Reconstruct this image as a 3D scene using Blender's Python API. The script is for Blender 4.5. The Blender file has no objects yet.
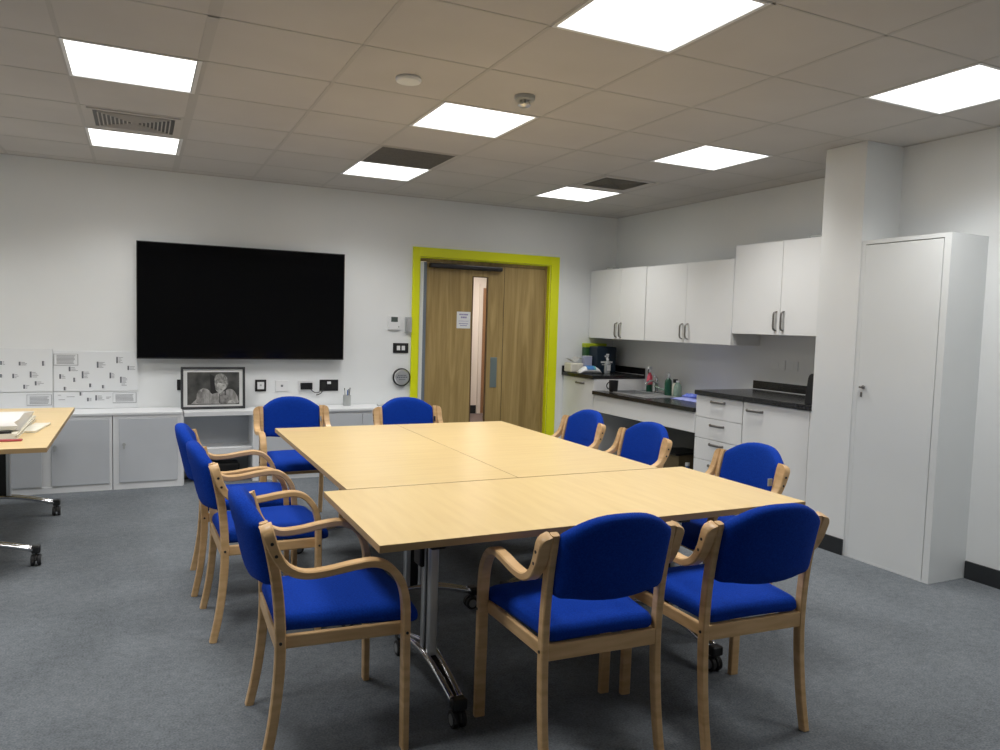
import bpy, bmesh, math, random
from mathutils import Vector, Matrix
random.seed(7)
PI = math.pi
C = bpy.context.scene.collection
S = bpy.context.scene

# ------------------------------------------------------------------ materials
def new_mat(name, base=(.8, .8, .8), rough=.5, metal=0., spec=.5, **kw):
    m = bpy.data.materials.new(name); m.use_nodes = True
    b = m.node_tree.nodes['Principled BSDF']
    b.inputs['Base Color'].default_value = (*base, 1)
    b.inputs['Roughness'].default_value = rough
    b.inputs['Metallic'].default_value = metal
    b.inputs['Specular IOR Level'].default_value = spec
    for k, v in kw.items():
        b.inputs[k.replace('_', ' ')].default_value = v
    return m

def noise_mat(name, c1, c2, scale=(8, 8, 8), rough=.5, detail=4, bump=0., nscale=1., metal=0., lo=.35, hi=.65, spec=.5, coord='Object', bscale=None):
    m = new_mat(name, c1, rough, metal, spec); nt = m.node_tree; N = nt.nodes; L = nt.links
    b = N['Principled BSDF']
    tc = N.new('ShaderNodeTexCoord'); mp = N.new('ShaderNodeMapping'); mp.inputs['Scale'].default_value = scale
    no = N.new('ShaderNodeTexNoise'); no.inputs['Scale'].default_value = nscale; no.inputs['Detail'].default_value = detail
    cr = N.new('ShaderNodeValToRGB')
    cr.color_ramp.elements[0].position = lo; cr.color_ramp.elements[1].position = hi
    cr.color_ramp.elements[0].color = (*c1, 1); cr.color_ramp.elements[1].color = (*c2, 1)
    L.new(tc.outputs[coord], mp.inputs['Vector']); L.new(mp.outputs[0], no.inputs['Vector'])
    L.new(no.outputs['Fac'], cr.inputs['Fac']); L.new(cr.outputs['Color'], b.inputs['Base Color'])
    if bump:
        bp = N.new('ShaderNodeBump'); bp.inputs['Strength'].default_value = bump; bp.inputs['Distance'].default_value = .002
        n2 = no
        if bscale:
            n2 = N.new('ShaderNodeTexNoise'); n2.inputs['Scale'].default_value = bscale; n2.inputs['Detail'].default_value = 2
            L.new(tc.outputs[coord], n2.inputs['Vector'])
        L.new(n2.outputs['Fac'], bp.inputs['Height']); L.new(bp.outputs[0], b.inputs['Normal'])
    return m

M = {}
M['wall'] = noise_mat('wall_paint', (.80, .825, .83), (.83, .85, .855), (1.5, 1.5, 1.5), .6, bump=.15, bscale=300)
M['ceiling'] = noise_mat('ceiling_tile', (.565, .545, .525), (.60, .58, .56), (2, 2, 2), .9, bump=.3, bscale=220)
M['dark_vane'] = new_mat('vane_grey', (.22, .21, .19), .6)
M['grid'] = new_mat('ceiling_grid', (.50, .485, .465), .6)
M['plaster'] = M['wall']
M['skirting'] = new_mat('skirting_dark', (.02, .023, .026), .5)
M['wood_chair'] = noise_mat('beech', (.62, .39, .18), (.74, .49, .25), (4, 4, 30), .38, nscale=1.5, detail=3, coord='Object')
M['table'] = noise_mat('maple_laminate', (.76, .56, .27), (.81, .61, .305), (14, 1.5, 4), .32, nscale=2, detail=6)
M['table2'] = noise_mat('maple_laminate_b', (.76, .56, .27), (.81, .61, .305), (1.5, 14, 4), .32, nscale=2, detail=6)
M['edge'] = new_mat('table_edging', (.43, .29, .14), .5)
M['screw'] = new_mat('screw_black', (.02, .02, .02), .4)
M['chrome'] = new_mat('chrome', (.75, .76, .78), .12, 1.)
M['steel'] = new_mat('brushed_steel', (.70, .71, .72), .35, 1.)
M['darksteel'] = new_mat('pewter_handle', (.23, .22, .21), .35, .8)
M['black'] = new_mat('black_plastic', (.012, .012, .013), .35)
M['rubber'] = new_mat('rubber', (.02, .02, .022), .6)
M['greywheel'] = new_mat('wheel_grey', (.22, .23, .24), .45)
M['unit'] = noise_mat('cabinet_white', (.84, .85, .85), (.86, .87, .87), (2, 2, 2), .35)
M['tallunit'] = noise_mat('tall_cupboard_white', (.75, .78, .79), (.77, .80, .81), (2, 2, 2), .4)
M['shelfgrey'] = noise_mat('metal_grey', (.55, .58, .62), (.58, .61, .65), (3, 3, 3), .4)
M['shelfwhite'] = new_mat('metal_white', (.78, .80, .82), .35)
M['counter'] = noise_mat('black_worktop', (.012, .012, .013), (.020, .020, .021), (30, 30, 30), .25, nscale=3)
M['yellow'] = new_mat('lime_gloss', (.78, .83, .004), .3)
M['closer'] = new_mat('closer_black', (.012, .010, .014), .3)
M['white'] = new_mat('white_plastic', (.80, .81, .82), .3)
M['greyplastic'] = new_mat('grey_plastic', (.42, .44, .44), .4)
M['lcd'] = new_mat('lcd', (.08, .10, .09), .2)
M['paper'] = new_mat('paper', (.82, .81, .78), .6)
M['cream'] = noise_mat('cream_paper', (.72, .69, .58), (.80, .77, .66), (20, 20, 20), .6)
M['mark'] = new_mat('print_grey', (.36, .37, .39), .6)
M['markdark'] = new_mat('print_dark', (.16, .17, .19), .6)
M['purple'] = new_mat('print_purple', (.22, .18, .42), .6)
M['red'] = new_mat('red_card', (.40, .05, .06), .5)
M['board'] = new_mat('gloss_board', (.82, .845, .86), .18)
M['pictureframe'] = noise_mat('frame_charcoal', (.035, .037, .04), (.06, .062, .066), (20, 20, 20), .4)
M['mount'] = new_mat('mount_white', (.70, .71, .70), .5)
M['navy'] = new_mat('navy_box', (.006, .018, .035), .45)
M['green'] = new_mat('deep_green', (.03, .10, .035), .45)
M['lime'] = new_mat('lime_plastic', (.45, .55, .02), .5)
M['lilac'] = new_mat('lilac_box', (.42, .45, .62), .5)
M['blue'] = new_mat('blue_plastic', (.03, .12, .45), .45)
M['bluecloth'] = noise_mat('blue_cloth', (.10, .16, .60), (.22, .28, .75), (30, 30, 30), .9)
M['sinksteel'] = new_mat('sink_steel', (.50, .51, .52), .38, .6)
M['pink'] = new_mat('pink_label', (.60, .08, .13), .4)
M['bottlegreen'] = new_mat('bottle_green', (.02, .12, .07), .15, Transmission_Weight=.35)
M['palebottle'] = new_mat('pale_bottle', (.40, .55, .45), .12, Transmission_Weight=.5)
M['clear'] = new_mat('clear_plastic', (.62, .66, .68), .1, Transmission_Weight=.5)
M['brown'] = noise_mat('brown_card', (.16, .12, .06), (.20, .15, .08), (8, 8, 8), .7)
M['corridor'] = new_mat('corridor_paint', (.80, .72, .64), .7)
M['fingerguard'] = new_mat('finger_guard', (.17, .20, .24), .4)
M['tiling'] = new_mat('splash_panel', (.70, .71, .70), .3)

def emission(name, col, s):
    m = bpy.data.materials.new(name); m.use_nodes = True; nt = m.node_tree
    nt.nodes.remove(nt.nodes['Principled BSDF'])
    e = nt.nodes.new('ShaderNodeEmission'); e.inputs[0].default_value = (*col, 1); e.inputs[1].default_value = s
    nt.links.new(e.outputs[0], nt.nodes['Material Output'].inputs[0]); return m
M['lamp'] = emission('led_panel', (1., .985, .96), 3.0)
M['corridorlamp'] = emission('corridor_led', (1., .93, .85), 42.)

def glass():
    m = new_mat('glass', (1, 1, 1), .02); b = m.node_tree.nodes['Principled BSDF']
    b.inputs['Transmission Weight'].default_value = 1; b.inputs['IOR'].default_value = 1.02
    return m
M['glass'] = glass()

def screen():
    m = new_mat('tv_screen', (.0015, .0015, .002), .09, 0, .3)
    return m
M['screen'] = screen()

def fabric():
    m = noise_mat('royal_blue_fabric', (.002, .031, .28), (.004, .048, .39), (60, 60, 60), .95, nscale=3, detail=5, bump=.5, bscale=500, spec=.15)
    b = m.node_tree.nodes['Principled BSDF']
    b.inputs['Sheen Weight'].default_value = .06; b.inputs['Sheen Tint'].default_value = (.15, .35, 1, 1); b.inputs['Sheen Roughness'].default_value = .5
    return m
M['fabric'] = fabric()

def carpet():
    m = new_mat('carpet', (.1, .1, .1), .95, 0, .2); nt = m.node_tree; N = nt.nodes; L = nt.links; b = N['Principled BSDF']
    tc = N.new('ShaderNodeTexCoord')
    n1 = N.new('ShaderNodeTexNoise'); n1.inputs['Scale'].default_value = 130; n1.inputs['Detail'].default_value = 3
    n2 = N.new('ShaderNodeTexNoise'); n2.inputs['Scale'].default_value = 2.2; n2.inputs['Detail'].default_value = 5
    n3 = N.new('ShaderNodeTexNoise'); n3.inputs['Scale'].default_value = 28; n3.inputs['Detail'].default_value = 4
    for n in (n1, n2, n3): L.new(tc.outputs['Object'], n.inputs['Vector'])
    a = N.new('ShaderNodeMath'); a.operation = 'MULTIPLY_ADD'; a.inputs[1].default_value = .55
    L.new(n1.outputs['Fac'], a.inputs[0])
    a2 = N.new('ShaderNodeMath'); a2.operation = 'MULTIPLY'; a2.inputs[1].default_value = .25
    L.new(n2.outputs['Fac'], a2.inputs[0]); L.new(a2.outputs[0], a.inputs[2])
    a3 = N.new('ShaderNodeMath'); a3.operation = 'MULTIPLY_ADD'; a3.inputs[1].default_value = .25
    L.new(n3.outputs['Fac'], a3.inputs[0]); L.new(a.outputs[0], a3.inputs[2])
    cr = N.new('ShaderNodeValToRGB')
    cr.color_ramp.elements[0].position = .38; cr.color_ramp.elements[1].position = .68
    cr.color_ramp.elements[0].color = (.090, .102, .114, 1); cr.color_ramp.elements[1].color = (.200, .219, .238, 1)
    L.new(a3.outputs[0], cr.inputs['Fac']); L.new(cr.outputs['Color'], b.inputs['Base Color'])
    bp = N.new('ShaderNodeBump'); bp.inputs['Strength'].default_value = .6; bp.inputs['Distance'].default_value = .004
    L.new(n1.outputs['Fac'], bp.inputs['Height']); L.new(bp.outputs[0], b.inputs['Normal'])
    return m
M['carpet'] = carpet()

def oak():
    m = new_mat('oak_veneer', (.3, .2, .1), .42); nt = m.node_tree; N = nt.nodes; L = nt.links; b = N['Principled BSDF']
    tc = N.new('ShaderNodeTexCoord'); mp = N.new('ShaderNodeMapping'); mp.inputs['Scale'].default_value = (7, 7, .55)
    n1 = N.new('ShaderNodeTexNoise'); n1.inputs['Scale'].default_value = 1.3; n1.inputs['Detail'].default_value = 4; n1.inputs['Distortion'].default_value = 1.6
    mp2 = N.new('ShaderNodeMapping'); mp2.inputs['Scale'].default_value = (90, 90, 3)
    n2 = N.new('ShaderNodeTexNoise'); n2.inputs['Scale'].default_value = 1; n2.inputs['Detail'].default_value = 3
    L.new(tc.outputs['Object'], mp.inputs[0]); L.new(mp.outputs[0], n1.inputs['Vector'])
    L.new(tc.outputs['Object'], mp2.inputs[0]); L.new(mp2.outputs[0], n2.inputs['Vector'])
    mx = N.new('ShaderNodeMath'); mx.operation = 'MULTIPLY_ADD'; mx.inputs[1].default_value = .35
    L.new(n2.outputs['Fac'], mx.inputs[0]); L.new(n1.outputs['Fac'], mx.inputs[2])
    cr = N.new('ShaderNodeValToRGB')
    cr.color_ramp.elements[0].position = .48; cr.color_ramp.elements[1].position = .86
    cr.color_ramp.elements[0].color = (.29, .195, .065, 1); cr.color_ramp.elements[1].color = (.47, .335, .135, 1)
    L.new(mx.outputs[0], cr.inputs['Fac']); L.new(cr.outputs['Color'], b.inputs['Base Color'])
    return m
M['oak'] = oak()

def photo_print():
    """grey mottled photograph ground"""
    return noise_mat('photo_ground', (.030, .032, .030), (.10, .10, .095), (7, 7, 7), .35, nscale=1.4, detail=5)
M['photo'] = photo_print()
M['ph_hair'] = noise_mat('photo_hair', (.13, .13, .125), (.36, .36, .34), (60, 60, 30), .4, nscale=1.5)
M['ph_skin'] = noise_mat('photo_skin', (.26, .26, .25), (.62, .62, .59), (24, 24, 24), .4)
M['ph_dark'] = new_mat('photo_dark', (.025, .025, .025), .4)
M['ph_mid'] = noise_mat('photo_mid', (.12, .12, .115), (.30, .29, .28), (26, 26, 26), .4)
M['ph_coat'] = noise_mat('photo_coat', (.20, .20, .19), (.40, .39, .38), (40, 40, 14), .4)

# ------------------------------------------------------------------ helpers
def link(name, bm, mat, parent=None, smooth=False, bevel=0., seg=2, auto=None):
    me = bpy.data.meshes.new(name); bm.to_mesh(me); bm.free()
    for p in me.polygons: p.use_smooth = smooth or bool(auto)
    mats = mat if isinstance(mat, (list, tuple)) else [mat]
    for m in mats: me.materials.append(m)
    if auto: me.set_sharp_from_angle(angle=math.radians(auto))
    o = bpy.data.objects.new(name, me); C.objects.link(o)
    if parent: o.parent = parent
    if bevel:
        b = o.modifiers.new('bevel', 'BEVEL'); b.width = bevel; b.segments = seg; b.limit_method = 'ANGLE'; b.angle_limit = .7
    return o

def box(bm, x0, x1, y0, y1, z0, z1, mi=0, mtx=None):
    vs = [bm.verts.new(Vector(p)) for p in ((x0, y0, z0), (x1, y0, z0), (x1, y1, z0), (x0, y1, z0), (x0, y0, z1), (x1, y0, z1), (x1, y1, z1), (x0, y1, z1))]
    if mtx:
        for v in vs: v.co = mtx @ v.co
    for q in ((0, 3, 2, 1), (4, 5, 6, 7), (0, 1, 5, 4), (1, 2, 6, 5), (2, 3, 7, 6), (3, 0, 4, 7)):
        f = bm.faces.new([vs[i] for i in q]); f.material_index = mi
    return vs

def B(*boxes):
    bm = bmesh.new()
    for b in boxes: box(bm, *b)
    return bm

def cyl(bm, p0, p1, r0, r1=None, n=24, mi=0, caps=True):
    r1 = r0 if r1 is None else r1
    p0 = Vector(p0); p1 = Vector(p1); d = (p1 - p0).normalized()
    a = d.orthogonal().normalized(); b = d.cross(a)
    R0 = [bm.verts.new(p0 + r0 * (a * math.cos(2 * PI * i / n) + b * math.sin(2 * PI * i / n))) for i in range(n)]
    R1 = [bm.verts.new(p1 + r1 * (a * math.cos(2 * PI * i / n) + b * math.sin(2 * PI * i / n))) for i in range(n)]
    for i in range(n):
        f = bm.faces.new((R0[i], R0[(i + 1) % n], R1[(i + 1) % n], R1[i])); f.material_index = mi
    if caps:
        f = bm.faces.new(R0[::-1]); f.material_index = mi
        f = bm.faces.new(R1); f.material_index = mi

def lathe(bm, prof, c=(0, 0, 0), n=24, mi=0, sx=1., sy=1., rot=0.):
    rings = []
    for r, z in prof:
        rings.append([bm.verts.new((c[0] + (r * math.cos(2 * PI * i / n)) * sx, c[1] + (r * math.sin(2 * PI * i / n)) * sy, c[2] + z)) for i in range(n)])
    for a, b in zip(rings, rings[1:]):
        for i in range(n):
            f = bm.faces.new((a[i], a[(i + 1) % n], b[(i + 1) % n], b[i])); f.material_index = mi
    if prof[0][0] > 1e-4: bm.faces.new(rings[0][::-1]).material_index = mi
    if prof[-1][0] > 1e-4: bm.faces.new(rings[-1]).material_index = mi

def tube(bm, pts, r, n=10, mi=0):
    pts = [Vector(p) for p in pts]; rings = []; up = None
    for i, p in enumerate(pts):
        d = (pts[min(i + 1, len(pts) - 1)] - pts[max(i - 1, 0)]).normalized()
        if up is None: up = d.orthogonal().normalized()
        up = (up - d * up.dot(d)).normalized(); b = d.cross(up)
        rr = r[i] if isinstance(r, (list, tuple)) else r
        rings.append([bm.verts.new(p + rr * (up * math.cos(2 * PI * k / n) + b * math.sin(2 * PI * k / n))) for k in range(n)])
    for a, b in zip(rings, rings[1:]):
        for k in range(n): bm.faces.new((a[k], a[(k + 1) % n], b[(k + 1) % n], b[k])).material_index = mi
    bm.faces.new(rings[0][::-1]).material_index = mi; bm.faces.new(rings[-1]).material_index = mi

def catmull(pts, per=6):
    P = [Vector(p) for p in pts]; P = [2 * P[0] - P[1]] + P + [2 * P[-1] - P[-2]]; out = []
    for i in range(1, len(P) - 2):
        a, b, c, d = P[i - 1:i + 3]
        for k in range(per):
            t = k / per
            out.append(.5 * ((2 * b) + (c - a) * t + (2 * a - 5 * b + 4 * c - d) * t * t + (3 * b - a - 3 * c + d) * t ** 3))
    out.append(P[-2]); return out

def strip(bm, pts, wid, thick, lat=Vector((1, 0, 0)), mi=0, cut=None):
    """rectangular bent lamination along pts; wid lateral, thick (number or list) in the plane of the bend"""
    rings = []; n = len(pts)
    for i, p in enumerate(pts):
        d = (pts[min(i + 1, n - 1)] - pts[max(i - 1, 0)]).normalized()
        l = (lat - d * lat.dot(d)).normalized(); nn = d.cross(l)
        t = thick[i] if isinstance(thick, (list, tuple)) else thick
        c = .004
        w2, t2 = wid / 2, t / 2
        wa, wb = -w2, w2
        if cut and i < len(cut[1]):
            if cut[0] > 0: wb -= cut[1][i]
            else: wa += cut[1][i]
        prof = [(wa + c, -t2), (wb - c, -t2), (wb, -t2 + c), (wb, t2 - c), (wb - c, t2), (wa + c, t2), (wa, t2 - c), (wa, -t2 + c)]
        rings.append([bm.verts.new(p + l * a + nn * b) for a, b in prof])
    for a, b in zip(rings, rings[1:]):
        for k in range(8): bm.faces.new((a[k], a[(k + 1) % 8], b[(k + 1) % 8], b[k])).material_index = mi
    bm.faces.new(rings[0][::-1]); bm.faces.new(rings[-1])

def loft(bm, outline, rings, mp, mi=0):
    """outline: closed list of (u,v); rings: list of (inset, w); mp(u,v,w)->Vector. Closes both ends with shrinking rings."""
    n = len(outline); cu = sum(p[0] for p in outline) / n; cv = sum(p[1] for p in outline) / n
    us = max(abs(p[0] - cu) for p in outline); vs_ = max(abs(p[1] - cv) for p in outline)
    R = []
    for ins, w in rings:
        fu = (us - ins) / us; fv = (vs_ - ins) / vs_
        R.append([bm.verts.new(mp(cu + (p[0] - cu) * fu, cv + (p[1] - cv) * fv, w)) for p in outline])
    for a, b in zip(R, R[1:]):
        for k in range(n): bm.faces.new((a[k], a[(k + 1) % n], b[(k + 1) % n], b[k])).material_index = mi
    for ring, w, flip in ((R[0], rings[0][1], True), (R[-1], rings[-1][1], False)):
        bm.faces.new(ring[::-1] if flip else ring).material_index = mi

def tagit(o, label=None, cat=None, group=None, kind=None):
    if label: o['label'] = label
    if cat: o['category'] = cat
    if group: o['group'] = group
    if kind: o['kind'] = kind
    return o

def empty(name, loc=(0, 0, 0), rz=0.):
    o = bpy.data.objects.new(name, None); o.empty_display_size = .1; C.objects.link(o)
    o.location = loc; o.rotation_euler = (0, 0, rz); return o

def thing(name, label, cat, loc=(0, 0, 0), rz=0., group=None):
    return tagit(empty(name, loc, rz), label, cat, group)

def struct(name, bm, mat, **k):
    return tagit(link(name, bm, mat, **k), kind='structure')

def kids(o): return [c for c in bpy.data.objects if c.parent == o]
def copy_tree(o, parent=None):
    c = o.copy(); C.objects.link(c); c.parent = parent
    for ch in kids(o): copy_tree(ch, c)
    return c

def shift(o):
    """puts a mesh's own origin on its base, keeping the vertices where they are"""
    co = [v.co for v in o.data.vertices]
    c = Vector(((min(v.x for v in co) + max(v.x for v in co)) / 2, (min(v.y for v in co) + max(v.y for v in co)) / 2, min(v.z for v in co)))
    o.data.transform(Matrix.Translation(-c)); o.location = c
    return o

# ------------------------------------------------------------------ room shell
H = 2.66; YB = 7.13; XL = -3.2; YF = -2.4; XK = 4.84; XR = 4.47
struct('floor', B((XL - .1, XK + .1, YF - .1, YB, -.1, 0)), M['carpet'])
# door opening 2.534..4.002 , top 2.08
DX0, DX1, DZ = 2.506, 4.000, 2.085
struct('wall_back', B((XL - .1, DX0, YB, YB + .12, -.1, H + .1), (DX1, XK + .1, YB, YB + .12, -.1, H + .1), (DX0, DX1, YB, YB + .12, DZ, H + .1)), M['wall'])
struct('wall_left', B((XL - .1, XL, YF, YB, -.1, H + .1)), M['wall'])
struct('wall_front', B((XL - .1, XK + .1, YF - .1, YF, -.1, H + .1)), M['wall'])
struct('wall_kitchen', B((XK, XK + .1, 3.66, YB, -.1, H + .1)), M['wall'])
struct('wall_right', B((XR, XK + .1, YF, 3.36, -.1, H + .1)), M['wall'])
struct('wall_pillar', B((4.130, XK + .1, 3.352, 3.668, -.0, H)), M['wall'], bevel=.004)
struct('baseboard_pillar', B((4.118, 4.130, 3.352, 3.68, 0, .105)), M['skirting'])
struct('baseboard_right', B((XR - .012, XR, YF, 2.76, 0, .105)), M['skirting'])
struct('baseboard_back', B((XL, -2.6, YB - .012, YB, 0, .105), (2.33, 2.434, YB - .012, YB, 0, .105)), M['skirting'])
struct('baseboard_left', B((XL, XL + .012, YF, YB, 0, .105)), M['skirting'])

# ceiling: mineral tiles with the panel bays left open for the lamps
px = .6147; gx0 = .290; gy0 = 5.775
xs = [gx0 + px * k for k in range(-7, 10)]; ys = [gy0 + .6 * k for k in range(-14, 4)]
lampbays = {(a, b) for a in (-4, -1, 2, 5) for b in (0, -3, -6)} | {(5, -9)}  # last single bay: unseen panel added to brighten the tall cupboard's side
bm = bmesh.new(); g = .004
for i in range(-8, 9):
    for j in range(-15, 4):
        if (i, j) in lampbays: continue
        x0 = max(XL, gx0 + px * i + g); x1 = min(XK, gx0 + px * (i + 1) - g); y0 = max(YF, gy0 + .6 * j + g); y1 = min(YB, gy0 + .6 * (j + 1) - g)
        if x1 - x0 < .02 or y1 - y0 < .02: continue
        box(bm, x0, x1, y0, y1, H, H + .02)
struct('ceiling', bm, M['ceiling'])
struct('ceiling_slab', B((XL, XK, YF, YB, H + .075, H + .1)), M['grid'])
bm = bmesh.new()
for x in [gx0 + px * k for k in range(-5, 8)]:
    w = .010 if abs(x - gx0) > .01 else .024
    off = 0 if w < .02 else -.014
    box(bm, x - w + off, x + w + off, YF, YB, H - .0015, H + .001)
for y in [gy0 + .6 * k for k in range(-13, 3)]:
    box(bm, XL, XK, y - .006, y + .006, H - .0015, H + .001)
box(bm, XL, XK, YB - .02, YB, H - .003, H + .001); box(bm, XK - .02, XK, 3.668, YB, H - .003, H + .001)
box(bm, XR - .02, XR, YF, 3.352, H - .003, H + .001); box(bm, XL, XL + .02, YF, YB, H - .003, H + .001)
struct('ceiling_trim', bm, M['grid'])

# lamps
LX = {-4: -2.15, -1: -.3075, 2: 1.5366, 5: 3.382}
def lamp(i, j, label=None, first=None):
    if first is None:
        t = thing('ceiling_light', label, 'ceiling light')
        x0, y0 = 0, 0
        w = .602; e = .566; o0 = .016
        bm = bmesh.new()
        for q in ((-o0, 0, -o0, e + .016), (e, w - o0 - .002, -o0, e + .016), (0, e, -o0, 0), (0, e, e, e + .016)): box(bm, q[0], q[1], q[2], q[3], -.004, .05)
        link('frame', bm, M['white'], t)
        link('diffuser', B((0, e, 0, e, .002, .03)), M['lamp'], t)
        ld = bpy.data.lights.new('led_light', 'AREA'); ld.shape = 'SQUARE'; ld.size = .55; ld.energy = 11.5; ld.color = (1., .985, .96); ld.spread = math.radians(128)
        lo = bpy.data.objects.new('led_light', ld); C.objects.link(lo); lo.parent = t; lo.location = (e / 2, e / 2, -.002)
    else: t = copy_tree(first); t['label'] = label
    t.location = (LX[i], gy0 + .6 * j + .016, H); t['group'] = 'square ceiling light panels'
    return t
names = {(-1, -3): 'larger light panel of the pair left of the wide ceiling seam, before the slatted grille',
         (-1, 0): 'square light panel close to the back wall above the television, behind the slatted grille',
         (2, -3): 'square light panel between the two round ceiling detectors and the dark ceiling square',
         (2, 0): 'square light panel touching the plain dark grey ceiling square',
         (5, 0): 'small square light panel above the door, beside the diamond air grille',
         (5, -3): 'square light panel above the raised kitchen wall cupboards',
         (2, -6): 'biggest square light panel, cut by the top edge above the table',
         (5, -6): 'square light panel cut by the picture edge above the tall white cupboard'}
l0 = None
for (i, j) in names:
    o = lamp(i, j, names[(i, j)], l0)
    if l0 is None: l0 = o
for (i, j) in sorted(lampbays):
    if (i, j) in names or YF > gy0 + .6 * j: continue
    lamp(i, j, 'unseen square light panel in the part of the ceiling outside the view', l0)

# louvred air grilles
def grille(x, y, w, d, label, n=9, diamond=False):
    t = thing('ceiling_vent', label, 'air vent', (x + w / 2, y + d / 2, H), 0, None)
    w2, d2 = w / 2, d / 2; f = .03
    link('frame', B((-w2, w2, -d2, -d2 + f, -.008, 0), (-w2, w2, d2 - f, d2, -.008, 0), (-w2, -w2 + f, -d2 + f, d2 - f, -.008, 0), (w2 - f, w2, -d2 + f, d2 - f, -.008, 0)), M['ceiling'], t)
    link('backing', B((-w2 + f, w2 - f, -d2 + f, d2 - f, -.0042, -.0022)), M['black'], t)
    bm = bmesh.new()
    if diamond:
        for k in range(1, 8):
            s = k / 8.
            a, b = (w2 - f) * s, (d2 - f) * s; q = .006
            box(bm, -a, a, -b, -b + q, -.012, -.004); box(bm, -a, a, b - q, b, -.012, -.004)
            box(bm, -a, -a + q, -b + q, b - q, -.012, -.004); box(bm, a - q, a, -b + q, b - q, -.012, -.004)
    else:
        # one half slatted along x, with side vanes, as four-way diffuser
        for k in range(1, 10):
            s = k / 10.
            a, b = (w2 - f) * s, (d2 - f) * s; q = .007
            box(bm, -a, a, -b, -b + q, -.012, -.004); box(bm, -a, a, b - q, b, -.012, -.004)
            box(bm, -a, -a + q, -b + q, b - q, -.012, -.004); box(bm, a - q, a, -b + q, b - q, -.012, -.004)
    link('vanes', bm, M['ceiling'] if not diamond else M['dark_vane'], t)
    return t
grille(-.285, 5.20, .52, .50, 'slatted square air grille in the ceiling between two light panels on the television side')
grille(3.395, 5.20, .50, .46, 'slatted square air grille in the ceiling above the door side, next to a light panel', diamond=True)
t = thing('ceiling_panel', 'plain dark grey ceiling square beside the light panel near the back wall', 'ceiling panel', (1.815, 5.475, H))
link('frame', B((-.285, .285, -.285, -.275, -.006, -.0015), (-.285, .285, .275, .285, -.006, -.0015), (-.285, -.275, -.275, .275, -.006, -.0015), (.275, .285, -.275, .275, -.006, -.0015)), M['ceiling'], t)
link('mesh_panel', B((-.275, .275, -.275, .275, -.005, -.0015)), noise_mat('dark_mesh', (.10, .095, .085), (.14, .13, .12), (80, 80, 80), .8), t)

# detectors
t = thing('heat_detector', 'low round white detector disc on the ceiling, left one of the two', 'detector', (1.222, 3.70, H))
bm = bmesh.new(); lathe(bm, [(.062, -.0), (.066, -.012), (.060, -.022), (.03, -.027), (.0, -.028)][::-1], n=32); link('base', bm, M['plaster'], t, auto=35)
t = thing('smoke_detector', 'smoke detector with hanging grey sensor head on the ceiling, right one of the two', 'detector', (1.862, 3.665, H))
bm = bmesh.new(); lathe(bm, [(.0, -.026), (.05, -.025), (.055, -.018), (.055, 0)], n=32); link('base', bm, M['greyplastic'], t, auto=35)
bm = bmesh.new(); lathe(bm, [(.0, -.062), (.022, -.060), (.034, -.050), (.034, -.046)], n=24)
for k in range(8):
    a = 2 * PI * k / 8; box(bm, .026 * math.cos(a) - .003, .026 * math.cos(a) + .003, .026 * math.sin(a) - .003, .026 * math.sin(a) + .003, -.047, -.024)
link('sensor_head', bm, M['steel'], t, auto=35)

# ------------------------------------------------------------------ chair
def xmirror(s, v): return (v[0] * s, v[1], v[2])
ARM = [(.2475, -.246, .797), (.2475, -.232, .752), (.248, -.214, .704), (.250, -.184, .660), (.252, -.132, .634), (.255, -.06, .634), (.258, .03, .647), (.260, .095, .650), (.261, .145, .630), (.262, .182, .585), (.2625, .200, .53), (.263, .206, .47)]
POST = [(.214, -.248, .799), (.214, -.233, .74), (.214, -.213, .64), (.2135, -.200, .54), (.213, -.194, .43), (.213, -.195, .33), (.214, -.205, .21), (.215, -.221, .10), (.216, -.242, .0)]

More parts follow.
